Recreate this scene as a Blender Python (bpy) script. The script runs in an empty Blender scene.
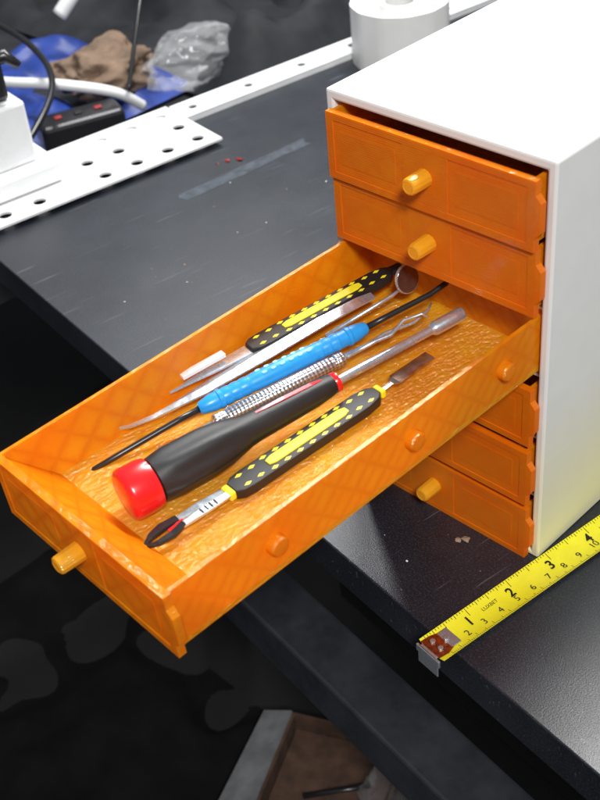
import bpy, bmesh, math, random
from mathutils import Vector, Matrix, noise
random.seed(4)
S=bpy.context.scene
S.unit_settings.scale_length=0.01   # 1 unit = 1 cm
S.view_settings.view_transform='Standard'; S.view_settings.look='None'; S.view_settings.exposure=0
COL=bpy.context.collection
# ------------------------------------------------------------------ materials
def nt(name):
    m=bpy.data.materials.new(name); m.use_nodes=True; t=m.node_tree
    return m,t,t.nodes,t.links,t.nodes['Principled BSDF']
def mathf(N,L):
    def mth(op,a,b=None):
        k=N.new('ShaderNodeMath'); k.operation=op
        for i,v in enumerate((a,b)):
            if v is None: continue
            if isinstance(v,(int,float)): k.inputs[i].default_value=v
            else: L.new(v,k.inputs[i])
        return k.outputs[0]
    return mth
def simple(name,col,rough=.5,metal=0,var=.15,scale=3,bump=0,bscale=40,coat=0,rv=0):
    m,t,N,L,B=nt(name)
    tc=N.new('ShaderNodeTexCoord'); n=N.new('ShaderNodeTexNoise'); n.inputs['Scale'].default_value=scale; n.inputs['Detail'].default_value=6
    L.new(tc.outputs['Object'],n.inputs['Vector'])
    r=N.new('ShaderNodeValToRGB'); r.color_ramp.elements[0].position=.3; r.color_ramp.elements[1].position=.7
    r.color_ramp.elements[0].color=[c*(1-var) for c in col]+[1]; r.color_ramp.elements[1].color=[min(1,c*(1+var)) for c in col]+[1]
    L.new(n.outputs['Fac'],r.inputs['Fac']); L.new(r.outputs['Color'],B.inputs['Base Color'])
    B.inputs['Roughness'].default_value=rough; B.inputs['Metallic'].default_value=metal; B.inputs['Coat Weight'].default_value=coat
    if rv:
        n3=N.new('ShaderNodeTexNoise'); n3.inputs['Scale'].default_value=1.7; n3.inputs['Detail'].default_value=5; L.new(tc.outputs['Object'],n3.inputs['Vector'])
        mr=N.new('ShaderNodeMapRange'); mr.inputs[1].default_value=.3; mr.inputs[2].default_value=.7; mr.inputs[3].default_value=rough-rv; mr.inputs[4].default_value=rough+rv; L.new(n3.outputs['Fac'],mr.inputs[0]); L.new(mr.outputs[0],B.inputs['Roughness'])
    if bump:
        n2=N.new('ShaderNodeTexNoise'); n2.inputs['Scale'].default_value=bscale; n2.inputs['Detail'].default_value=3
        L.new(tc.outputs['Object'],n2.inputs['Vector'])
        b=N.new('ShaderNodeBump'); b.inputs['Strength'].default_value=bump; b.inputs['Distance'].default_value=.05
        L.new(n2.outputs['Fac'],b.inputs['Height']); L.new(b.outputs['Normal'],B.inputs['Normal'])
    return m
def orange(name,c0,c1,cl,floor=False,latk=.75,tl=.42,tpw=.13,gw=.065):
    m,t,N,L,B=nt(name); mth=mathf(N,L); N.remove(B)
    tc=N.new('ShaderNodeTexCoord'); sep=N.new('ShaderNodeSeparateXYZ'); L.new(tc.outputs['Object'],sep.inputs[0])
    x,y,z=sep.outputs
    n3=N.new('ShaderNodeTexNoise'); n3.inputs['Scale'].default_value=.35; n3.inputs['Detail'].default_value=2; L.new(tc.outputs['Object'],n3.inputs['Vector'])
    n=N.new('ShaderNodeTexNoise'); n.inputs['Scale'].default_value=3.0 if not floor else 4; n.inputs['Detail'].default_value=4; n.inputs['Roughness'].default_value=.6; L.new(tc.outputs['Object'],n.inputs['Vector'])
    def line(e,f,p=2.0):   # soft infill lines inside the plastic
        s=mth('ABSOLUTE',mth('SINE',mth('ADD',mth('MULTIPLY',e,f),mth('MULTIPLY',n.outputs['Fac'],.5))))
        return mth('POWER',mth('SUBTRACT',1,s),p)
    a=line(mth('ADD',mth('ADD',x,y),z),1.9); b=line(mth('SUBTRACT',mth('ADD',x,y),z),1.9); c=line(mth('ADD',mth('SUBTRACT',x,y),z),1.9)
    lat=mth('MAXIMUM',a,mth('MAXIMUM',b,mth('MULTIPLY',c,.8)))
    r=N.new('ShaderNodeValToRGB'); e=r.color_ramp.elements
    e[0].position=.3; e[1].position=.7; e[0].color=(*c0,1); e[1].color=(*c1,1)
    L.new(mth('ADD',mth('MULTIPLY',n.outputs['Fac'],.25),mth('MULTIPLY',n3.outputs['Fac'],.75)),r.inputs['Fac'])
    mx=N.new('ShaderNodeMix'); mx.data_type='RGBA'; L.new(mth('MULTIPLY',mth('MULTIPLY',lat,n3.outputs['Fac']),latk),mx.inputs[0]); L.new(r.outputs['Color'],mx.inputs[6]); mx.inputs[7].default_value=(*cl,1)
    if floor:
        v=N.new('ShaderNodeTexVoronoi'); v.inputs['Scale'].default_value=5; v.feature='SMOOTH_F1'
        mp=N.new('ShaderNodeMapping'); mp.inputs['Rotation'].default_value=(0,0,.78); mp.inputs['Scale'].default_value=(1.4,.7,1); L.new(tc.outputs['Object'],mp.inputs['Vector']); L.new(mp.outputs[0],v.inputs['Vector'])
        hgt=mth('ADD',mth('MULTIPLY',v.outputs['Distance'],1.1),mth('MULTIPLY',n.outputs['Fac'],1.2)); st,di=1.0,.17
    else:
        lay=mth('SINE',mth('MULTIPLY',z,60))
        hgt=mth('ADD',mth('MULTIPLY',lay,.25),mth('MULTIPLY',n.outputs['Fac'],1.2)); st,di=.8,.06
    bp=N.new('ShaderNodeBump'); bp.inputs['Strength'].default_value=st; bp.inputs['Distance'].default_value=di; L.new(hgt,bp.inputs['Height'])
    df=N.new('ShaderNodeBsdfDiffuse'); L.new(mx.outputs[2],df.inputs['Color'])
    bp2=N.new('ShaderNodeBump'); bp2.inputs['Strength'].default_value=.25 if floor else .12; bp2.inputs['Distance'].default_value=di; L.new(hgt,bp2.inputs['Height']); L.new(bp2.outputs['Normal'],df.inputs['Normal'])
    tr=N.new('ShaderNodeBsdfTranslucent'); L.new(mx.outputs[2],tr.inputs['Color'])
    m1=N.new('ShaderNodeMixShader'); m1.inputs[0].default_value=tl; L.new(df.outputs[0],m1.inputs[1]); L.new(tr.outputs[0],m1.inputs[2])
    tp=N.new('ShaderNodeBsdfTransparent'); tp.inputs['Color'].default_value=(1,.70,.14,1)
    m2=N.new('ShaderNodeMixShader'); m2.inputs[0].default_value=tpw; L.new(m1.outputs[0],m2.inputs[1]); L.new(tp.outputs[0],m2.inputs[2])
    gl=N.new('ShaderNodeBsdfGlossy'); gl.inputs['Roughness'].default_value=.11; gl.inputs['Color'].default_value=(1,.93,.78,1); L.new(bp.outputs['Normal'],gl.inputs['Normal'])
    m3=N.new('ShaderNodeMixShader'); m3.inputs[0].default_value=gw; L.new(m2.outputs[0],m3.inputs[1]); L.new(gl.outputs[0],m3.inputs[2])
    L.new(m3.outputs[0],N['Material Output'].inputs['Surface'])
    return m
def tablemat():
    m,t,N,L,B=nt('black_table_laminate')
    tc=N.new('ShaderNodeTexCoord')
    v=N.new('ShaderNodeTexNoise'); v.inputs['Scale'].default_value=11; v.inputs['Detail'].default_value=4; L.new(tc.outputs['Object'],v.inputs['Vector'])
    r=N.new('ShaderNodeValToRGB'); e=r.color_ramp.elements
    e[0].position=.50; e[0].color=(.007,.010,.016,1); e[1].position=.78; e[1].color=(.045,.046,.054,1)
    L.new(v.outputs['Fac'],r.inputs['Fac'])
    def scr(rot,sc,p0,p1):
        mp=N.new('ShaderNodeMapping'); mp.inputs['Scale'].default_value=sc; mp.inputs['Rotation'].default_value=(0,0,rot); L.new(tc.outputs['Object'],mp.inputs['Vector'])
        n2=N.new('ShaderNodeTexNoise'); n2.inputs['Scale'].default_value=2.2; n2.inputs['Detail'].default_value=2; L.new(mp.outputs[0],n2.inputs['Vector'])
        r2=N.new('ShaderNodeValToRGB'); e=r2.color_ramp.elements; e[0].position=p0; e[0].color=(0,0,0,1); e[1].position=p1; e[1].color=(.45,.45,.45,1)
        L.new(n2.outputs['Fac'],r2.inputs['Fac']); return r2.outputs['Color']
    s1=scr(.35,(1.9,.08,1),.70,.74); s2=scr(1.9,(2.6,.06,1),.70,.75)
    mm=N.new('ShaderNodeMix'); mm.data_type='RGBA'; mm.blend_type='ADD'; mm.inputs[0].default_value=1; L.new(s1,mm.inputs[6]); L.new(s2,mm.inputs[7])
    mx=N.new('ShaderNodeMix'); mx.data_type='RGBA'; L.new(mm.outputs[2],mx.inputs[0]); L.new(r.outputs['Color'],mx.inputs[6]); mx.inputs[7].default_value=(.15,.16,.17,1)
    n6=N.new('ShaderNodeTexNoise'); n6.inputs['Scale'].default_value=.12; n6.inputs['Detail'].default_value=7; n6.inputs['Roughness'].default_value=.65; L.new(tc.outputs['Object'],n6.inputs['Vector'])
    r6=N.new('ShaderNodeValToRGB'); e=r6.color_ramp.elements; e[0].position=.45; e[0].color=(0,0,0,1); e[1].position=.8; e[1].color=(.28,.28,.28,1); L.new(n6.outputs['Fac'],r6.inputs['Fac'])
    mx2=N.new('ShaderNodeMix'); mx2.data_type='RGBA'; L.new(r6.outputs['Color'],mx2.inputs[0]); L.new(mx.outputs[2],mx2.inputs[6]); mx2.inputs[7].default_value=(.07,.08,.10,1)
    L.new(mx2.outputs[2],B.inputs['Base Color'])
    n4=N.new('ShaderNodeTexNoise'); n4.inputs['Scale'].default_value=.2; n4.inputs['Detail'].default_value=6; L.new(tc.outputs['Object'],n4.inputs['Vector'])
    mr=N.new('ShaderNodeMapRange'); mr.inputs[3].default_value=.30; mr.inputs[4].default_value=.46; L.new(n4.outputs['Fac'],mr.inputs[0]); L.new(mr.outputs[0],B.inputs['Roughness'])
    B.inputs['Specular IOR Level'].default_value=.65
    n5=N.new('ShaderNodeTexNoise'); n5.inputs['Scale'].default_value=14; L.new(tc.outputs['Object'],n5.inputs['Vector'])
    b=N.new('ShaderNodeBump'); b.inputs['Strength'].default_value=.35; b.inputs['Distance'].default_value=.03; L.new(n5.outputs['Fac'],b.inputs['Height']); L.new(b.outputs['Normal'],B.inputs['Normal'])
    return m
ORG=orange('orange_translucent_plastic',(1,.33,.005),(1,.50,.016),(.80,.17,.003),latk=.8,tl=.45,tpw=.16)
ORF=orange('orange_glossy_floor_plastic',(1,.38,.005),(1,.56,.022),(.88,.26,.005),True,.5,gw=.10)
ORD=orange('closed_front_deepened_orange',(1,.20,.004),(1,.31,.008),(.9,.14,.003),latk=.35,tl=.34,tpw=.12)  # same plastic on closed fronts, their deeper redder light put into the colour
ORK=orange('pale_orange_plastic',(1,.42,.015),(1,.54,.03),(1,.4,.01),latk=.1,tl=.35)
WHT=simple('white_printed_plastic',(.80,.80,.79),.45,var=.02,scale=.6,bump=.08,bscale=30)
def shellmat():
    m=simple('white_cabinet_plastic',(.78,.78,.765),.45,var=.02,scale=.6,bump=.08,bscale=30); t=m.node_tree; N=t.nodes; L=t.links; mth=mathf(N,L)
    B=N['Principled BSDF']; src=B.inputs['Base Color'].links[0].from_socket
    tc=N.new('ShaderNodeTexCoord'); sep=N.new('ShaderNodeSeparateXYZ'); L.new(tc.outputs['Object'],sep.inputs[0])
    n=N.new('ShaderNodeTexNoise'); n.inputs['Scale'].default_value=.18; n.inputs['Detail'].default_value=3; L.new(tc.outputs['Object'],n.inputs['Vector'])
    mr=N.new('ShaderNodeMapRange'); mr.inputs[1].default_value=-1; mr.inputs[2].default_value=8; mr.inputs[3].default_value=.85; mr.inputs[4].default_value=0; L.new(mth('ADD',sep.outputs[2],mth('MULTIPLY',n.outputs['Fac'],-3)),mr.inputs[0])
    mx=N.new('ShaderNodeMix'); mx.data_type='RGBA'; L.new(mr.outputs[0],mx.inputs[0]); L.new(src,mx.inputs[6]); mx.inputs[7].default_value=(.77,.73,.42,1); L.new(mx.outputs[2],B.inputs['Base Color'])  # warm glow near the base, put into the colour as a yellow tint
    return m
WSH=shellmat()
WPL=simple('white_painted_metal',(.78,.79,.80),.35,var=.06,scale=.5,rv=.08)
BLK=simple('black_rubber',(.012,.012,.013),.45,bump=.2)
BLK2=simple('black_plastic',(.015,.015,.017),.3)
YEL=simple('yellow_plastic',(.85,.73,.02),.4,var=.06)
RED=simple('red_plastic',(.74,.012,.015),.25,var=.1,coat=.3)
RED2=simple('dull_red_plastic',(.30,.02,.02),.5)
BLU=simple('blue_plastic',(.02,.30,.74),.33,var=.08)
BLU2=simple('light_blue_plastic',(.22,.58,.88),.4,var=.08)
STL=simple('brushed_steel',(.66,.73,.80),.26,.82,var=.12,scale=8,rv=.08)
DST=simple('amber_mirror',(.30,.24,.20),.08,.9,var=.2,scale=3)
STLO=simple('steel_orange_reflection',(.50,.42,.36),.22,1,var=.3,scale=3)  # steel blade with the drawer's orange reflection put into its colour
COP=simple('worn_copper',(.70,.34,.18),.22,1,var=.4,scale=4,bump=.3)
GRY=simple('grey_frame_paint',(.026,.029,.035),.4,var=.3,scale=.4,bump=.1,rv=.1)
PALE=simple('pale_grey_card',(.18,.185,.19),.7,var=.3,scale=.5)
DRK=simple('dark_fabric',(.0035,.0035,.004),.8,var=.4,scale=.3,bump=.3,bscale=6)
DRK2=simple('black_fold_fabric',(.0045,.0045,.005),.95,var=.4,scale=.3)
DRK2.node_tree.nodes['Principled BSDF'].inputs['Specular IOR Level'].default_value=.15
NAV=simple('navy_fabric',(.011,.012,.016),.8,var=.5,scale=.3,bump=.3,bscale=5)
CARD=simple('brown_cardboard',(.18,.12,.08),.8,var=.3,scale=.5)
CRB=simple('brown_crumb',(.26,.18,.12),.8,var=.3,scale=5)
CARD2=simple('dark_brown_cardboard',(.07,.036,.022),.8,var=.45,scale=.6)
BLUS=simple('blue_sheet',(.02,.05,.26),.4,var=.3,scale=.4)
TAPEG=simple('grey_adhesive_tape',(.07,.08,.095),.22,var=.3,scale=1.5,bump=.2,bscale=3)
TAPEY=simple('yellow_tape_paint',(.86,.79,.03),.28,var=.05,scale=1,rv=.06)
INK=simple('black_ink',(.012,.012,.01),.6)
TAB=tablemat()
def bagmat(name,k):
    m,t,N,L,B=nt(name); B.inputs['Base Color'].default_value=(.75,.76,.78,1); B.inputs['Roughness'].default_value=.1; B.inputs['Coat Weight'].default_value=1
    tp=N.new('ShaderNodeBsdfTransparent'); lw=N.new('ShaderNodeLayerWeight'); lw.inputs['Blend'].default_value=.35
    mr=N.new('ShaderNodeMapRange'); mr.inputs[3].default_value=.10*k; mr.inputs[4].default_value=.6*k; L.new(lw.outputs['Facing'],mr.inputs[0])
    mx=N.new('ShaderNodeMixShader'); L.new(mr.outputs[0],mx.inputs[0]); L.new(tp.outputs[0],mx.inputs[1]); L.new(B.outputs[0],mx.inputs[2]); L.new(mx.outputs[0],N['Material Output'].inputs['Surface'])
    return m
BAG=bagmat('clear_plastic_film',.7); BAGD=bagmat('thin_clear_plastic_film',.3)
def knurl():
    m,t,N,L,B=nt('knurled_steel'); mth=mathf(N,L); B.inputs['Metallic'].default_value=.9; B.inputs['Roughness'].default_value=.32
    tc=N.new('ShaderNodeTexCoord'); sep=N.new('ShaderNodeSeparateXYZ'); L.new(tc.outputs['Object'],sep.inputs[0])
    an=mth('MULTIPLY',mth('ARCTAN2',sep.outputs[0],sep.outputs[2]),7); yy=mth('MULTIPLY',sep.outputs[1],18)
    h=mth('MULTIPLY',mth('SINE',mth('ADD',an,yy)),mth('SINE',mth('SUBTRACT',an,yy)))
    r=N.new('ShaderNodeValToRGB'); e=r.color_ramp.elements; e[0].position=.3; e[0].color=(.34,.35,.37,1); e[1].position=.6; e[1].color=(.78,.80,.84,1)
    L.new(mth('ADD',mth('MULTIPLY',h,.5),.5),r.inputs['Fac']); L.new(r.outputs['Color'],B.inputs['Base Color'])
    b=N.new('ShaderNodeBump'); b.inputs['Strength'].default_value=.4; b.inputs['Distance'].default_value=.04; L.new(h,b.inputs['Height']); L.new(b.outputs['Normal'],B.inputs['Normal'])
    return m
KNU=knurl()
# ------------------------------------------------------------------ mesh helpers
def obj(name,V,F,mat,parent=None,M=None,smooth=False,bevel=0,solid=0,label=None,mats=None,fm=None):
    me=bpy.data.meshes.new(name); me.from_pydata([tuple(v) for v in V],[],F)
    for mm in (mats or [mat]): me.materials.append(mm)
    if fm:
        for i,k in enumerate(fm): me.polygons[i].material_index=k
    bm=bmesh.new(); bm.from_mesh(me); bmesh.ops.recalc_face_normals(bm,faces=bm.faces); bm.to_mesh(me); bm.free()
    if smooth:
        for p in me.polygons: p.use_smooth=True
    o=bpy.data.objects.new(name,me); COL.objects.link(o)
    if parent: o.parent=parent
    if M is not None: o.matrix_local=M
    if solid:
        s=o.modifiers.new('s','SOLIDIFY'); s.thickness=solid; s.offset=0
    if bevel:
        b=o.modifiers.new('b','BEVEL'); b.width=bevel; b.segments=2; b.limit_method='ANGLE'; b.angle_limit=.6
    if label: o['label']=label
    return o
def top(o,cat,label,group=None):
    o['category']=cat; o['label']=label
    if group: o['group']=group
    return o
def empty(name,M=None,parent=None):
    o=bpy.data.objects.new(name,None); o.empty_display_size=1; COL.objects.link(o)
    if parent: o.parent=parent
    if M is not None: o.matrix_local=M
    return o
def boxes(lst):
    V=[];F=[]
    for (x0,x1,y0,y1,z0,z1) in lst:
        b=len(V); V+=[(x,y,z) for z in (z0,z1) for x,y in ((x0,y0),(x1,y0),(x1,y1),(x0,y1))]
        F+=[tuple(b+i for i in f) for f in ((0,3,2,1),(4,5,6,7),(0,1,5,4),(1,2,6,5),(2,3,7,6),(3,0,4,7))]
    return V,F
def sweep(P,R,seg=16,flat=1.0,cap=True):
    P=[Vector(p) for p in P]; V=[];F=[]; n=len(P)
    up=Vector((0,0,1)); 
    for i,p in enumerate(P):
        a=P[max(0,i-1)]; b=P[min(n-1,i+1)]; t=(b-a)
        if t.length<1e-6: t=Vector((0,1,0))
        t.normalize()
        if abs(t.z)>.95: up=Vector((0,1,0))
        s=t.cross(up).normalized(); w=s.cross(t)
        for k in range(seg):
            an=2*math.pi*k/seg; V.append(p+s*R[i]*math.cos(an)+w*R[i]*flat*math.sin(an))
    for i in range(n-1):
        for k in range(seg):
            F.append((i*seg+k,i*seg+(k+1)%seg,(i+1)*seg+(k+1)%seg,(i+1)*seg+k))
    if cap: F.append(tuple(range(seg))); F.append(tuple((n-1)*seg+k for k in range(seg)))
    return V,F
def lathe(prof,seg=24):  # along +Y : (y,r)
    V=[];F=[];n=len(prof)
    for y,r in prof:
        for k in range(seg):
            a=2*math.pi*k/seg; V.append((r*math.cos(a),y,r*math.sin(a)))
    for i in range(n-1):
        for k in range(seg): F.append((i*seg+k,i*seg+(k+1)%seg,(i+1)*seg+(k+1)%seg,(i+1)*seg+k))
    F.append(tuple(range(seg))); F.append(tuple((n-1)*seg+k for k in range(seg)))
    return V,F
def prism(outline,z0,z1):
    n=len(outline); V=[(x,y,z0) for x,y in outline]+[(x,y,z1) for x,y in outline]
    F=[tuple(range(n))[::-1],tuple(range(n,2*n))]+[(i,(i+1)%n,n+(i+1)%n,n+i) for i in range(n)]
    return V,F
def merge(*vf):
    V=[];F=[]
    for v,f in vf:
        b=len(V); V+=list(v); F+=[tuple(b+i for i in q) for q in f]
    return V,F
def smoothang(o,a=.7):
    for p in o.data.polygons: p.use_smooth=True
    es=o.modifiers.new('e','EDGE_SPLIT'); es.split_angle=a
    return o
# ------------------------------------------------------------------ measures
W,H=11.568,20.166; D=21.5
MID=-W/2
PITCH=H/6
# ------------------------------------------------------------------ cabinet
cab=empty('drawer_cabinet'); top(cab,'drawer cabinet','white 3D-printed cabinet with six orange drawers, one open, on black table')
wt=.42
def shell():
    ox0,ox1,oz0,oz1=-W,0,0,H; ix0,ix1,iz0,iz1=-W+wt,-wt,.25,H-.45
    V=[];F=[]
    def ring(x0,x1,y,z0,z1):
        b=len(V); V.extend([(x0,y,z0),(x1,y,z0),(x1,y,z1),(x0,y,z1)]); return b
    a=ring(ox0,ox1,0,oz0,oz1); b=ring(ix0,ix1,0,iz0,iz1); c=ring(ix0,ix1,D-.4,iz0,iz1); d=ring(ox0,ox1,D,oz0,oz1)
    for i in range(4):
        j=(i+1)%4
        F.append((a+i,a+j,b+j,b+i)); F.append((b+i,b+j,c+j,c+i)); F.append((a+j,a+i,d+i,d+j))
    F.append((c,c+1,c+2,c+3)); F.append((d+3,d+2,d+1,d))
    return V,F
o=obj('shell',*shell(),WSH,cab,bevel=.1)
V,F=boxes([(-W+wt+.002,-wt-.002,.45,D-.45,k*PITCH-.16,k*PITCH-.04) for k in range(1,6)])
obj('drawer_divider',V,F,WHT,cab)
# ------------------------------------------------------------------ drawer (local frame: rim at z=0, centre x=0)
FL=-2.46; BT=-2.7; yb=1.3; yf=-18.62; hx=5.2; wl=.17
def tray():
    L=[(-hx,-hx+wl,yf,yb,FL,0),(hx-wl,hx,yf,yb,FL,0),(-hx+wl,hx-wl,yb-wl,yb,FL,0)]
    v1=boxes(L)
    x0,x1=-hx+wl,hx-wl
    ram=([(x0,yf,-.12),(x1,yf,-.12),(x1,yf+2.0,FL),(x0,yf+2.0,FL),(x0,yf,-.26),(x1,yf,-.26),(x1,yf+1.9,FL),(x0,yf+1.9,FL)],
         [(0,1,2,3),(4,5,6,7),(0,1,5,4),(2,3,7,6)])
    fl=boxes([(-hx,hx,yf,yb,BT,FL-.001)])
    V,F=merge(v1,ram,fl); fm=[0]*(len(v1[1])+4)+[1]*6
    return V,F,fm
V,F,fm=tray()
dr=obj('drawer',V,F,None,cab,mats=[ORG,ORF],fm=fm)
def front():
    y1=yf-.001; y0=yf-.285; y2=yf-.33; X=5.30; zt=0.02; zb=-3.0; bw=.38
    L=[(-X,X,y0,y1,zb,zt)]
    L+=[(-X,X,y2,y0,zt-.32,zt),(-X,X,y2,y0,zb,zb+.32),(-X,-X+bw,y2,y0,zb+.32,zt-.32),(X-bw,X,y2,y0,zb+.32,zt-.32),(-1.15,1.15,y2+.01,y0,zb+.32,zt-.32)]
    L+=[(-X+bw+.4,-1.55,y0-.015,y0,zb+.75,zt-.75),(1.55,X-bw-.4,y0-.015,y0,zb+.75,zt-.75)]
    parts=[boxes(L)]
    x=X; xo=X+.26
    pr=[(x,y2,-.55),(xo,y2,-.85),(xo,y2,-2.1),(x,y2,-2.4),(x,y1,-.55),(xo,y1,-.85),(xo,y1,-2.1),(x,y1,-2.4)]
    parts.append((pr,[(0,1,2,3),(4,5,6,7),(0,1,5,4),(1,2,6,5),(2,3,7,6),(3,0,4,7)]))
    return merge(*parts)
fr=obj('front_panel',*front(),ORG,dr,bevel=.02)
kn=obj('knob',*lathe([(.0,.40),(-.90,.375),(-.98,.34),(-1.02,.26),(-1.0,.22)],12),ORK,dr,M=Matrix.Translation((0,yf-.32,-1.45)))
smoothang(kn,.45)
PV=4/6*H-.3
Md=Matrix.Translation((MID,0,PV))@Matrix.Rotation(-.0425,4,'Z')@Matrix.Rotation(.0396,4,'X')
dr.matrix_local=Md
dr['label']='open orange drawer holding hand tools'
for i,y in enumerate((-14.2,-7.2,-1.9)):
    pg=obj('side_peg',*lathe([(0,.42),(.30,.40),(.38,.33),(.40,.2)]),ORG,dr,M=Matrix.Translation((hx,y,-1.25))@Matrix.Rotation(-math.pi/2,4,'Z')); smoothang(pg,.5)
for k,out,tl in ((6,.22,.02),(5,.04,0),(3,.03,0),(2,.10,0),(1,.03,.0)):
    M=Matrix.Translation((MID-.02,-yf-.02-out,k*PITCH-.40 if k<6 else k*PITCH-.70))
    d2=dr.copy(); COL.objects.link(d2); d2.parent=cab; d2.matrix_local=M; d2['label']='closed orange drawer'
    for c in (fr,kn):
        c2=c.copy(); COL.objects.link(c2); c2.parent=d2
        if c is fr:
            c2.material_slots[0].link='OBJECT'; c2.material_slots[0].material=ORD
# ------------------------------------------------------------------ tools in the drawer
def place(name,a,b,ha,hb):
    A=Vector((a[0],a[1],FL+ha)); B=Vector((b[0],b[1],FL+hb)); y=(B-A).normalized(); x=y.cross(Vector((0,0,1))).normalized(); z=x.cross(y)
    M=Matrix(((x.x,y.x,z.x,A.x),(x.y,y.y,z.y,A.y),(x.z,y.z,z.z,A.z),(0,0,0,1)))
    e=empty(name,Md@M); return e,(B-A).length
def grip(e,L,w=1.05,t=.5):
    h=w/2
    out=[(-h*.55,0),(h*.55,0),(h*.9,.3),(h,.8),(h*.97,L*.5),(h,L-.9),(h*.8,L-.25),(h*.4,L),(-h*.4,L),(-h*.8,L-.25),(-h,L-.9),(-h*.97,L*.5),(-h,.8),(-h*.9,.3)]
    g=obj('grip',*prism(out,0,t),BLK,e,bevel=.05)
    a,b=L*.27,L*.75; q=w*.22
    pn=[(-q*.6,a-.25),(q*.6,a-.25),(q,a+.05),(q,b-.05),(q*.6,b+.25),(-q*.6,b+.25),(-q,b-.05),(-q,a+.05)]
    obj('grip_inlay',*prism(pn,t-.02,t+.06),YEL,e,bevel=.03)
    P=[]
    n=max(1,round((L-1.2)/.66))
    for i in range(n+1):
        y=.6+(L-1.2)*i/n; c=h*.72 if a-.4<y<b+.4 else h*.56
        for s in (-1,1): P.append(prism([(s*(c-.09),y),(s*c,y-.18),(s*(c+.09),y),(s*c,y+.18)],t-.12,t+.010))
    obj('diamond_mark',*merge(*P),YEL,e)
    return g
# tweezers with black/yellow grip, rear
e,L=place('tweezers',(-4.35,-7.1),(-3.35,.6),.55,.75); top(e,'tweezers','steel tweezers with black and yellow diamond grip in orange drawer')
grip(e,L,.98,.42)
obj('tip',*merge(prism([(-.34,0),(.34,0),(.26,-1.6),(.10,-3.2),(.03,-4.0),(-.03,-4.0),(-.12,-3.2),(-.28,-1.6)],.15,.27)),STL,e,bevel=.03)
obj('tail',*sweep([(0,L-.1,.25),(0,L+.8,.3),(-.15,L+1.6,.4)],[.3,.2,.12],10,.6),BLK2,e,smooth=True)
# plain steel tweezers
e,L=place('metal_tweezers',(-4.45,-13.0),(-2.75,-1.2),.25,.75); top(e,'tweezers','long plain steel tweezers with curved tip')
def arm(off,dz):
    P=[(off*.3-.45,-.75,0+dz),(off*.3-.18,-.3,.03+dz),(off*.4,.6,.05+dz),(off+.03,3,.1+dz),(off*1.2,6,.20+dz),(off,9,.26+dz),(off*.6,L-.8,.22+dz*.6),(off*.4,L,.16+dz*.3)]
    return P
def strip(P,Wd,t,tilt=0):
    V=[];F=[]
    for (x,y,z),w in zip(P,Wd):
        V+=[(x-w,y,z-w*tilt),(x+w,y,z+w*tilt),(x+w,y,z+t+w*tilt),(x-w,y,z+t-w*tilt)]
    n=len(P)
    for i in range(n-1):
        for k in range(4): F.append((i*4+k,i*4+(k+1)%4,(i+1)*4+(k+1)%4,(i+1)*4+k))
    F+= [(0,1,2,3),tuple((n-1)*4+k for k in range(4))]
    return V,F
obj('arm',*strip(arm(-.34,0),[.05,.08,.11,.19,.27,.28,.25,.2],.08,.45),STL,e,bevel=.02)
obj('arm',*strip(arm(.26,.22),[.05,.08,.11,.19,.27,.28,.25,.2],.08,-.2),STL,e,bevel=.02)
# white piece
e,L=place('plastic_strip',(-4.95,-10.3),(-4.65,-8.2),.9,1.0)
o=obj('strip_body',*boxes([(-.18,.18,0,L,0,.18),(-.07,.07,L*.15,L*.8,.181,.22)]),WHT,e,bevel=.05); top(e,'plastic strip','small white plastic strip leaning by drawer wall')
# blue double ended tool
e,L=place('pry_tool',(-3.0,-11.0),(-1.0,-3.3),.75,1.25); top(e,'pry tool','blue ribbed handle tool with black pointed shafts')
prof=[(0,.2),(.1,.28),(.6,.38),(.85,.38),(.9,.42),(1.05,.42),(1.1,.37)]
y=1.2
while y<2.2: prof+=[(y,.395),(y+.20,.395),(y+.24,.37),(y+.32,.37)]; y+=.42
prof+=[(2.4,.37),(2.6,.40),(L-2.8,.40),(L-2.65,.37)]; y=L-2.5
while y<L-1.4: prof+=[(y,.395),(y+.20,.395),(y+.24,.37),(y+.32,.37)]; y+=.42
prof+=[(L-1.05,.37),(L-1.0,.42),(L-.85,.42),(L-.8,.38),(L-.6,.38),(L-.1,.28),(L,.2)]
smoothang(obj('handle',*lathe(prof,32),BLU,e),.5)
for k in range(6):
    yy=2.85+k*.42
    for sx in (-.15,.13):
        obj('grip_bump',*prism([(sx+.08*math.cos(a),yy+.13*math.sin(a)+(.2 if sx>0 else 0)) for a in [i*math.pi/5 for i in range(10)]],.28,.40),BLU2,e,bevel=.03)
obj('shaft',*sweep([(0,.1,0),(0,-1,-.05),(0,-3.5,-.3),(-.05,-4.8,-.48),(-.05,-4.88,-.5)],[.14,.13,.13,.12,.06],10),BLK2,e,smooth=True,label='long straight black shaft')
obj('shaft',*sweep([(0,L-.1,0),(0,L+1,.05),(.02,L+3.2,.12),(-.02,L+4.0,.25),(-.12,L+4.8,.6),(-.2,L+5.2,.95)],[.15,.13,.13,.13,.11,.04],10),BLK2,e,smooth=True,label='black shaft with upturned tip')
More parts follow.
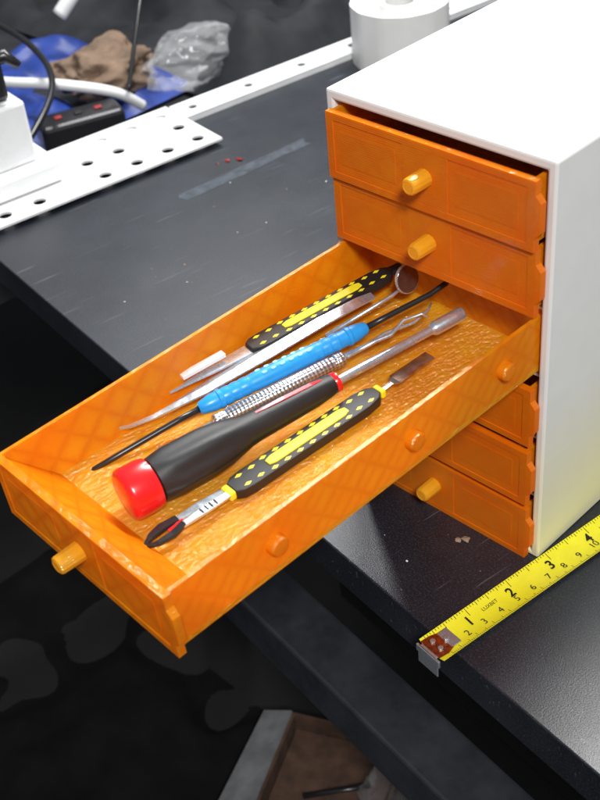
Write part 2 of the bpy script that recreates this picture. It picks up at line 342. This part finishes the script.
# knurled pick
e,L=place('dental_pick',(-2.15,-11.0),(-.65,-5.0),.45,.85); top(e,'dental pick','knurled steel dental pick with bent wire tip')
smoothang(obj('handle',*lathe([(0,.15),(.1,.32),(.5,.32),(.55,.28),(.65,.28),(.7,.33),(L-.7,.33),(L-.65,.28),(L-.5,.28),(L-.45,.32),(L-.1,.3),(L,.18)]),KNU,e),.9)
obj('tip',*sweep([(0,L,0),(0,L+1.5,.05),(.15,L+2.2,.1),(-.1,L+3.0,.3),(.1,L+3.8,.35),(.35,L+4.0,.2)],[.12,.10,.09,.08,.07,.03],10),STL,e,smooth=True)
obj('tip',*sweep([(0,0,0),(0,-1.0,0),(.1,-1.7,.0),(-.2,-2.4,0)],[.12,.1,.07,.03],10),STL,e,smooth=True)
e,L=place('wire_pick',(-1.3,-7.0),(.05,-1.6),.75,.9); top(e,'dental pick','thin plain steel pick lying beside screwdriver')
obj('shaft',*sweep([(0,0,0),(0,L*.6,0),(-.1,L*.75,.1),(.1,L,.15),(-.1,L+.9,.3),(-.35,L+1.2,.35)],[.1,.1,.09,.08,.07,.03],10),STL,e,smooth=True)
# screwdriver
e,L=place('screwdriver',(-.92,-16.3),(1.62,0.0),1.08,1.35); top(e,'screwdriver','black nut driver with red rotating cap in drawer')
smoothang(obj('cap',*lathe([(0,.80),(.03,.92),(.12,1.02),(.28,1.06),(1.0,1.05),(1.25,1.0),(1.32,.85)],32),RED,e),.9)
def tri(prof,seg=48):
    V=[];F=[];n=len(prof)
    for y,r,a in prof:
        for k in range(seg):
            t=2*math.pi*k/seg; rr=r*(1+a*math.cos(6*t)); V.append((rr*math.cos(t),y,rr*math.sin(t)))
    for i in range(n-1):
        for k in range(seg): F.append((i*seg+k,i*seg+(k+1)%seg,(i+1)*seg+(k+1)%seg,(i+1)*seg+k))
    F.append(tuple(range(seg))); F.append(tuple((n-1)*seg+k for k in range(seg)))
    return V,F
smoothang(obj('handle',*tri([(1.33,.8,0),(1.36,.9,0),(1.7,.95,.02),(2.1,.97,.05),(3.6,.95,.06),(4.4,.87,.05),(5.0,.75,.03),(5.4,.66,0),(5.8,.62,0),(6.4,.60,.03),(8.6,.53,.03),(9.3,.46,0),(9.7,.38,0),(9.75,.2,0)]),BLK,e),.8)
obj('red_stripe',*strip([(0,6.0,.58),(0,7.2,.56),(0,8.6,.50),(0,9.1,.44)],[.05,.09,.09,.04],.05),RED,e)
smoothang(obj('collar',*lathe([(9.55,.38),(9.6,.42),(9.8,.42),(9.85,.3)]),RED,e))
smoothang(obj('shaft',*lathe([(9.7,.19),(14.6,.19),(14.7,.26),(14.8,.31),(16.25,.31),(16.3,.28),(16.31,.2)]),STL,e),.5)
# front tweezers
e,L=place('tweezers',(1.30,-13.0),(1.68,-5.5),.08,.22); top(e,'tweezers','steel tweezers with black and yellow grip beside screwdriver')
grip(e,L,1.08,.45)
obj('collar',*boxes([(-.32,.32,-.28,.02,.08,.46)]),YEL,e,bevel=.08)
obj('end_cap',*boxes([(-.3,.3,L-.02,L+.25,.08,.46)]),YEL,e,bevel=.08)
obj('shank',*merge(strip([(-.14,-.25,.25),(-.22,-1.4,.3),(-.28,-2.5,.25)],[.17,.19,.14],.12),strip([(.16,-.25,.32),(.20,-1.4,.38),(.18,-2.5,.36)],[.17,.19,.14],.12)),STL,e,bevel=.03)
obj('engraved_mark',*boxes([(.06,.32,-1.55+i*.22,-1.48+i*.22,.50,.512) for i in range(4)]),BLK2,e)
obj('tip',*strip([(-.30,-2.3,.24),(-.42,-3.0,.18),(-.38,-3.5,.14),(-.15,-4.0,.10)],[.16,.19,.14,.05],.2),BLK2,e,bevel=.04)
obj('tip',*strip([(.16,-2.3,.37),(.26,-2.9,.3),(.2,-3.5,.27),(.0,-3.9,.22)],[.14,.16,.12,.05],.16),BLK2,e,bevel=.04)
obj('tip_insert',*strip([(-.08,-2.2,.26),(-.04,-2.9,.22)],[.08,.07],.13),RED,e)
obj('blade',*strip([(0,L+.2,.2),(0,L+.8,.25),(.0,L+1.0,.3),(.0,L+3.0,.35)],[.1,.12,.33,.28],.07),STLO,e)
# dental mirror
e,L=place('dental_mirror',(-2.3,-4.5),(-1.85,.1),.9,1.1); top(e,'dental mirror','small round dental mirror on thin steel stem')
obj('stem',*sweep([(0,0,0),(0,L-.9,0),(.05,L-.55,.1)],[.1,.09,.07],10),STL,e,smooth=True)
Mm=Matrix.Translation((.1,L,.45))@Matrix.Rotation(-.3,4,'X')@Matrix.Rotation(1.25,4,'Y')
def disc(r,h,seg=32): return prism([(r*math.cos(i*2*math.pi/seg),r*math.sin(i*2*math.pi/seg)) for i in range(seg)],-h,0)
obj('rim',*disc(.66,.14),STL,e,M=Mm,bevel=.03)
obj('mirror_glass',*disc(.61,.01),DST,e,M=Mm@Matrix.Translation((0,0,.014)))
# ------------------------------------------------------------------ table
TM=Matrix.Translation((-43.5,-.4,0))@Matrix.Rotation(math.radians(-8.2),4,'Z')
tb=empty('work_table',TM); top(tb,'table','black scuffed laminate work table with white edge rail')
obj('table_top',*boxes([(-8.6,95,0,62,-2.2,0)]),TAB,tb,bevel=.08)
obj('edge_rail',*boxes([(-11.4,-8.602,-1,62,-4.5,.35)]),WPL,tb,bevel=.1)
obj('frame_beam',*boxes([(16,95,.6,4.2,-17,-13.5)]),GRY,tb,bevel=.2)
obj('frame_beam',*boxes([(16,95,14,17,-30,-27)]),DRK,tb,bevel=.2)
for x in (-7,92):
    obj('leg',*boxes([(x,x+3,14.3,17,-75,-2.3)]),DRK,tb,bevel=.2)
def perforated(nx,ny,c,r,seg=16,skip=None):
    V=[];F=[]
    for i in range(nx):
        for j in range(ny):
            cx,cy=(i+.5)*c,(j+.5)*c; b=len(V); hole=not(skip and skip(i,j))
            for k in range(seg):
                a=2*math.pi*k/seg+math.pi/4; dx,dy=math.cos(a),math.sin(a); m=max(abs(dx),abs(dy))
                V.append((cx+dx/m*c/2,cy+dy/m*c/2,0))
            if hole:
                for k in range(seg):
                    a=2*math.pi*k/seg+math.pi/4; V.append((cx+r*math.cos(a),cy+r*math.sin(a),0))
                for k in range(seg): F.append((b+k,b+(k+1)%seg,b+seg+(k+1)%seg,b+seg+k))
            else: F.append(tuple(b+k for k in range(seg)))
    return V,F
pp=obj('perforated_plate',*perforated(3,8,2.72,.50,skip=lambda i,j:(i+j*2)%5==3),WPL,None,M=TM@Matrix.Translation((-11.4,-1.3,.52)),solid=.18)
top(pp,'metal plate','white perforated metal plate on the table edge')
rp=obj('perforated_strip',*perforated(1,14,2.75,.40,skip=lambda i,j:j%2==1),WPL,None,M=TM@Matrix.Translation((-11.3,20.7,.46)),solid=.12)
top(rp,'metal strip','narrow white perforated strip along the table edge')
for j in range(7):  # flat black discs standing in for the dark inside the strip holes
    obj('dark_hole_disc',*prism([(-9.9+.36*math.cos(a*math.pi/8),22.1+j*5.5+.36*math.sin(a*math.pi/8)) for a in range(16)],.355,.38),BLK2,tb)
# grey adhesive tape & debris
def patch(name,pts,mat,z=.012):
    return obj(name,[(x,y,z) for x,y in pts],[tuple(range(len(pts)))],mat)
o=patch('tape_strip',[(-40.6,13.0),(-40.1,12.7),(-39.4,12.9),(-39.2,15.3),(-38.9,18),(-38.7,21.5),(-38.3,24.4),(-38.9,24.3),(-39.5,24.7),(-39.7,22),(-40.1,18.5),(-40.3,15.6)],TAPEG); top(o,'adhesive tape','strip of grey adhesive tape stuck to table')
def lump(name,c,r,mat,sq=(1,1,1),seed=0,sub=2,amp=.35,fr=1.0,sm=False,ridge=0):
    bm=bmesh.new(); bmesh.ops.create_icosphere(bm,subdivisions=sub,radius=1)
    for v in bm.verts:
        c0=v.co.copy()
        n=noise.noise(c0*fr*1.7+Vector((seed*3.1,seed,0))); n2=noise.noise(c0*fr*4+Vector((seed,seed*2.2,5)))
        k=1+amp*n*1.6+amp*.5*n2
        if ridge:
            k+=ridge*(1-3*abs(noise.noise(c0*2.1+Vector((seed,1,2)))))+ridge*.5*(1-3*abs(noise.noise(c0*4.3+Vector((seed,7,2)))))
        else: k-=amp*.5*abs(noise.noise(c0*fr*6))
        v.co=c0*k
        v.co=Vector((v.co.x*r*sq[0],v.co.y*r*sq[1],v.co.z*r*sq[2]))
    if sm:
        for fc in bm.faces: fc.smooth=True
    me=bpy.data.meshes.new(name); bm.to_mesh(me); bm.free(); me.materials.append(mat)
    o=bpy.data.objects.new(name,me); COL.objects.link(o); o.location=c; return o
cr=[(-3.2,-1.2,.26,CRB),(-3.5,-1.4,.18,CRB),(-41.5,18.6,.22,RED2),(-40.9,19.3,.28,RED2),(-41.8,17.9,.15,RED2),(-26,4,.12,CRB),(-22,9,.12,CRB),(-33,7,.1,CRB),(-2,-6.4,.14,CRB),(-2.6,-6.1,.1,WHT),(-4.5,-4.0,.06,WHT)]
for i in range(12):
    cr.append((random.uniform(-8,10),random.uniform(-7,-1),random.uniform(.015,.035),random.choice((CRB,CRB,WHT))))
for i in range(30):
    cr.append((random.uniform(-42,-16),random.uniform(-1,32),random.uniform(.04,.08),random.choice((CRB,WHT))))
for i,(x,y,r,m) in enumerate(cr):
    if y<-.4-.144*(x+43.5)+.2: continue
    o=lump('crumb',(x,y,r*.3),r,m,(1,.8,.4),i,1,.6); top(o,'crumb','red plastic scrap on table' if m is RED2 else 'small crumb of debris lying on table','debris crumbs on table')
# ------------------------------------------------------------------ tape measure
d=Vector((math.sin(math.radians(8.0)),math.cos(math.radians(8.0)),0)); n=Vector((d.y,-d.x,0))
T0=Vector((-.13,-7.35,0))
tw=.8
TMt=Matrix(((n.x,d.x,0,T0.x),(n.y,d.y,0,T0.y),(0,0,1,0),(0,0,0,1)))
te=empty('tape_measure',TMt); top(te,'tape measure','yellow steel tape measure hooked over the table edge')
def tz(s): return .04+.16*(s/tw)**2
V=[];F=[];NS=13;NT=60
for i in range(NT+1):
    for k in range(NS):
        s=-tw+2*tw*k/(NS-1); V.append((s,-.1+i*.5,tz(s)))
for i in range(NT):
    for k in range(NS-1): a=i*NS+k; F.append((a,a+1,a+NS+1,a+NS))
obj('blade',V,F,TAPEY,te,smooth=True)
mk=[]
def tick(s0,s1,y,w=.035):
    s0,s1=sorted((s0,s1)); V=[];F=[];k=4
    for i in range(k+1):
        s=s0+(s1-s0)*i/k; V+=[(s,y-w/2,tz(s)+.018),(s,y+w/2,tz(s)+.018)]
    F=[(2*i,2*i+1,2*i+3,2*i+2) for i in range(k)]
    mk.append((V,F))
for i in range(1,16*11):
    y=i*2.54/16; l=.42 if i%16==0 else .28 if i%8==0 else .2 if i%4==0 else .12
    tick(-tw+.02,-tw+l,y,.03)
for i in range(5,280):
    l=.30 if i%10==0 else .22 if i%5==0 else .13
    tick(tw-.02,tw-l,i*.1,.022)
def text(s,size,y,sc,bold=0.0):
    cu=bpy.data.curves.new('t','FONT'); cu.body=s; cu.size=size; cu.align_x='CENTER'; cu.align_y='CENTER'; cu.offset=bold
    ob=bpy.data.objects.new('t',cu); COL.objects.link(ob); dg=bpy.context.evaluated_depsgraph_get(); me=bpy.data.meshes.new_from_object(ob.evaluated_get(dg))
    V=[];
    for v in me.vertices:
        ss=sc-v.co.y; V.append((ss,y+v.co.x,tz(ss)+.035))
    F=[tuple(p.vertices) for p in me.polygons]
    bpy.data.objects.remove(ob); mk.append((V,F))
for i in range(1,11): text(str(i),.70,2.54*i-.26,-.16,.015)
for i in range(2,28): text(str(i),.50,i*1.0-.22,.28,0)
text('LUXBET',.26,3.6,-.25); text('LUXBET',.26,3.6+2.54*3,-.25)
obj('printed_scale',*merge(*mk),INK,te)
obj('hook',*merge(boxes([(-.62,.62,-.34,-.26,-.85,.2)]),boxes([(-.72,.72,-.36,-.24,-.2,.2)]),boxes([(-.5,.5,-.3,1.2,.2,.26)])),STL,te,bevel=.03)
o=obj('worn_end',*merge(strip([(0,-.2,.262),(.05,.3,.27),(0,.9,.2),(.1,1.2,.17)],[.60,.62,.45,.25],.03)),COP,te)
for x,y in ((-.25,.2),(.25,.2),(0,.75)):
    obj('rivet',*disc(.12,.1,12),STL,te,M=Matrix.Translation((x,y,.38)),bevel=.03)
# ------------------------------------------------------------------ background things
def tube3(name,P,r,mat,seg=10,sub=8):
    P=[Vector(p) for p in P]; Q=[]
    for i in range(len(P)-1):
        p0=P[max(0,i-1)];p1=P[i];p2=P[i+1];p3=P[min(len(P)-1,i+2)]
        for k in range(sub):
            t=k/sub; Q.append(.5*((2*p1)+(-p0+p2)*t+(2*p0-5*p1+4*p2-p3)*t*t+(-p0+3*p1-3*p2+p3)*t**3))
    Q.append(P[-1])
    return obj(name,*sweep(Q,[r]*len(Q),seg),mat,smooth=True)
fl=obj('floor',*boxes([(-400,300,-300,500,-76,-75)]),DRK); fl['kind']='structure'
be=obj('side_bench',*boxes([(-150,-57,0,160,-12,-8)]),NAV); top(be,'bench','dark bench beside the work table')
def heap(name,x0,x1,y0,y1,z,amp,fr,mat,nx=60,ny=60,seed=0):
    V=[];F=[]
    for i in range(nx+1):
        for j in range(ny+1):
            x=x0+(x1-x0)*i/nx; y=y0+(y1-y0)*j/ny
            h=noise.noise(Vector((x*fr,y*fr,seed)))+.5*noise.noise(Vector((x*fr*2.3,y*fr*2.3,seed+4)))
            r=abs(noise.noise(Vector((x*fr*1.3+9,y*fr*1.3,seed+2))))
            ed=min(i,nx-i,j,ny-j)/6; ed=min(1,ed)
            V.append((x,y,z+ed*amp*(.6+h-1.1*r+.0)))
    for i in range(nx):
        for j in range(ny): a=i*(ny+1)+j; F.append((a,a+1,a+ny+2,a+ny+1))
    return obj(name,V,F,mat,smooth=True)
o=heap('dark_bag',-130,-58,36,120,-7.5,9,.06,NAV); top(o,'bag','crumpled dark fabric bag heap behind table')
pw=empty('power_strip',Matrix.Translation((-66.5,22.5,-6.5))@Matrix.Rotation(math.radians(-20),4,'Z')); top(pw,'power strip','black power strip with red lit switches')
obj('housing',*boxes([(-1.7,1.7,-3.9,3.9,0,2.3)]),BLK2,pw,bevel=.4)
for i in range(3): obj('switch',*boxes([(-.28,.28,-2.3+i*1.9,-1.6+i*1.9,2.3,2.46)]),RED2 if i!=1 else BLK,pw,bevel=.06)
o=heap('blue_sheet',-92,-68,16,38,-7.6,2.4,.12,BLUS,40,40,3); top(o,'plastic sheet','blue plastic sheet lying on dark bench')
o=lump('paper_bundle',(-73.5,31,-4.8),3.7,CARD,(1,1.3,.6),3,5,.25,1,True,.12); top(o,'paper bundle','crumpled brown paper bundle on bench')
o=lump('plastic_bag',(-68,38,-4.6),3.8,BAG,(1,1.5,.6),7,5,.15,1.0,True,.12); top(o,'plastic bag','crumpled clear plastic bag on bench')
o=tube3('white_cable',[(-84,18,-2),(-76,20,-2.5),(-70,23,-2.5),(-67,27,-4),(-67,30,-6.5)],.5,WPL); top(o,'cable','thick white cable curving across bench')
o=tube3('white_cable',[(-83,33,-2),(-82,38,2),(-84,46,3),(-92,54,2)],.8,WPL); top(o,'cable','thick white cable over dark bag')
o=tube3('black_cable',[(-66,28,-4),(-70,34,2),(-76,42,8),(-80,50,16)],.22,BLK2); top(o,'cable','thin black cable hanging over bench')
o=tube3('black_cable',[(-62,12,-4),(-66,20,-1),(-75,24,0),(-90,26,0)],.3,BLK2); top(o,'cable','black cable on bench beside power strip')
o=tube3('grey_cable',[(-62,44,1),(-66,50,6),(-74,54,8),(-84,54,8),(-92,50,8)],.4,PALE); top(o,'cable','curved grey cable lying over dark bag')
cb=empty('desk_clamp',TM@Matrix.Translation((-8.2,6.2,.72))); top(cb,'desk clamp','white desk clamp block holding a black adapter')
obj('clamp_body',*merge(boxes([(-3,2.2,-5.5,2.2,0,1.6),(-3,1.0,-5.5,1.0,1.601,6.2)])),WPL,cb,bevel=.25)
obj('adapter',*boxes([(-3.2,.2,-4.5,.4,6.21,12.5)]),BLK2,cb,bevel=.4)
obj('clamp_screw',*sweep([(-.6,-1,9),(.6,.6,9.5),(1.0,1.2,8.7)],[.5,.5,.3],12),BLK2,cb,smooth=True)
def tubeobj(name,x,y,r,h,th=.35,M0=None):
    seg=96; prof=[(r,0,1),(r,h,1),(r-th,h,0),(r-th,h-1.6,0),(r*.42,h-1.6,0),(r*.42,h-.1,0),(r*.30,h-.1,0),(r*.30,.3,0),(0.01,.3,0)]
    V=[];F=[]
    for rr,z,w in prof:
        for k in range(seg):
            a=2*math.pi*k/seg; q=rr*(1+.006*w*(1 if (k//4)%2 else -1)); V.append((q*math.cos(a),q*math.sin(a),z))
    for i in range(len(prof)-1):
        for k in range(seg): F.append((i*seg+k,i*seg+(k+1)%seg,(i+1)*seg+(k+1)%seg,(i+1)*seg+k))
    return smoothang(obj(name,V,F,WHT,M=Matrix.Translation((x,y,0))@Matrix.Rotation(.5,4,'Z')),.3)
o=tubeobj('white_spool',-43.4,40.6,4.1,4.9); top(o,'spool','round white ribbed plastic spool standing behind the cabinet')
# under-table clutter
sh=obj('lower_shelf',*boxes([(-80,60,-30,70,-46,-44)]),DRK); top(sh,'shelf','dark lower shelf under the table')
bx=empty('cardboard_box',Matrix.Translation((-20,3.2,-43.9))@Matrix.Rotation(.45,4,'Z')); top(bx,'cardboard box','open brown cardboard box on shelf under table')
obj('box_wall',*boxes([(-5,5,-5,-4.7,0,4),(-5,5,4.7,5,0,4),(-5,-4.7,-4.69,4.69,0,4),(4.7,5,-4.69,4.69,0,4)]),CARD2,bx)
obj('box_floor',*boxes([(-4.6,4.6,-4.6,4.6,2.1,2.4)]),CARD2,bx)
obj('box_flap',[(-5,-5.5,4.1),(-5,5,4.1),(-7.6,5.2,3),(-8.2,-5.8,3)],[(0,1,2,3)],PALE,bx,solid=.2)
rod=obj('pen',*sweep([(-21,1,-41),(-17,4.5,-39.6)],[.22,.16],12),BLK2,smooth=True); top(rod,'pen','dark pen lying in cardboard box')
o=lump('plastic_bag',(-12.5,5.5,-39),4.5,BAGD,(1,1,.7),11,5,.15,1.0,True,.12); top(o,'plastic bag','crumpled clear plastic bag under the table')
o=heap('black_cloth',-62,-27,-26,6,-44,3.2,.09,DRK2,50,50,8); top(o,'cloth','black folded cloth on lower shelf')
# ------------------------------------------------------------------ light
w=bpy.data.worlds.new("World"); S.world=w; w.use_nodes=True
bg=w.node_tree.nodes['Background']; bg.inputs[0].default_value=(.88,.94,1,1); bg.inputs[1].default_value=.17
def area(name,loc,target,sx,sy,rad,col):
    l=bpy.data.lights.new(name,'AREA'); l.shape='RECTANGLE'; l.size=sx; l.size_y=sy; l.energy=rad*math.pi*sx*sy; l.color=col
    o=bpy.data.objects.new(name,l); COL.objects.link(o); o.location=loc
    o.rotation_euler=(Vector(target)-Vector(loc)).to_track_quat('-Z','Y').to_euler(); return o
area('area_lamp',(-38,62,122),(-5,0,0),60,20,68,(1,.99,.97))  # main ceiling lamp
area('area_lamp',(-95,60,110),(-8,-5,5),8,60,42,(.97,.98,1))  # unseen long lamp added for glints on the drawer floor and tools
area('area_lamp',(100,-85,145),(-12,0,8),30,30,134,(1,.985,.97))  # unseen fill lamp at camera right, set to brighten cabinet side and drawers
# ------------------------------------------------------------------ camera
f,az,el,ro=1203.7132,.8461,.6629,-.109
fw=Vector((-math.sin(az)*math.cos(el),math.cos(az)*math.cos(el),-math.sin(el)))
r0=fw.cross(Vector((0,0,1))).normalized(); u0=r0.cross(fw)
rr=r0*math.cos(ro)+u0*math.sin(ro); uu=-r0*math.sin(ro)+u0*math.cos(ro)
cam=bpy.data.cameras.new('camera'); co=bpy.data.objects.new('camera',cam); COL.objects.link(co); S.camera=co
cam.sensor_fit='VERTICAL'; cam.sensor_height=24; cam.lens=24*f/800; cam.clip_start=1; cam.clip_end=2000
cam.dof.use_dof=True; cam.dof.focus_distance=54; cam.dof.aperture_fstop=.14
co.matrix_world=Matrix(((rr.x,uu.x,-fw.x,22.1693),(rr.y,uu.y,-fw.y,-33.1327),(rr.z,uu.z,-fw.z,40.83),(0,0,0,1)))
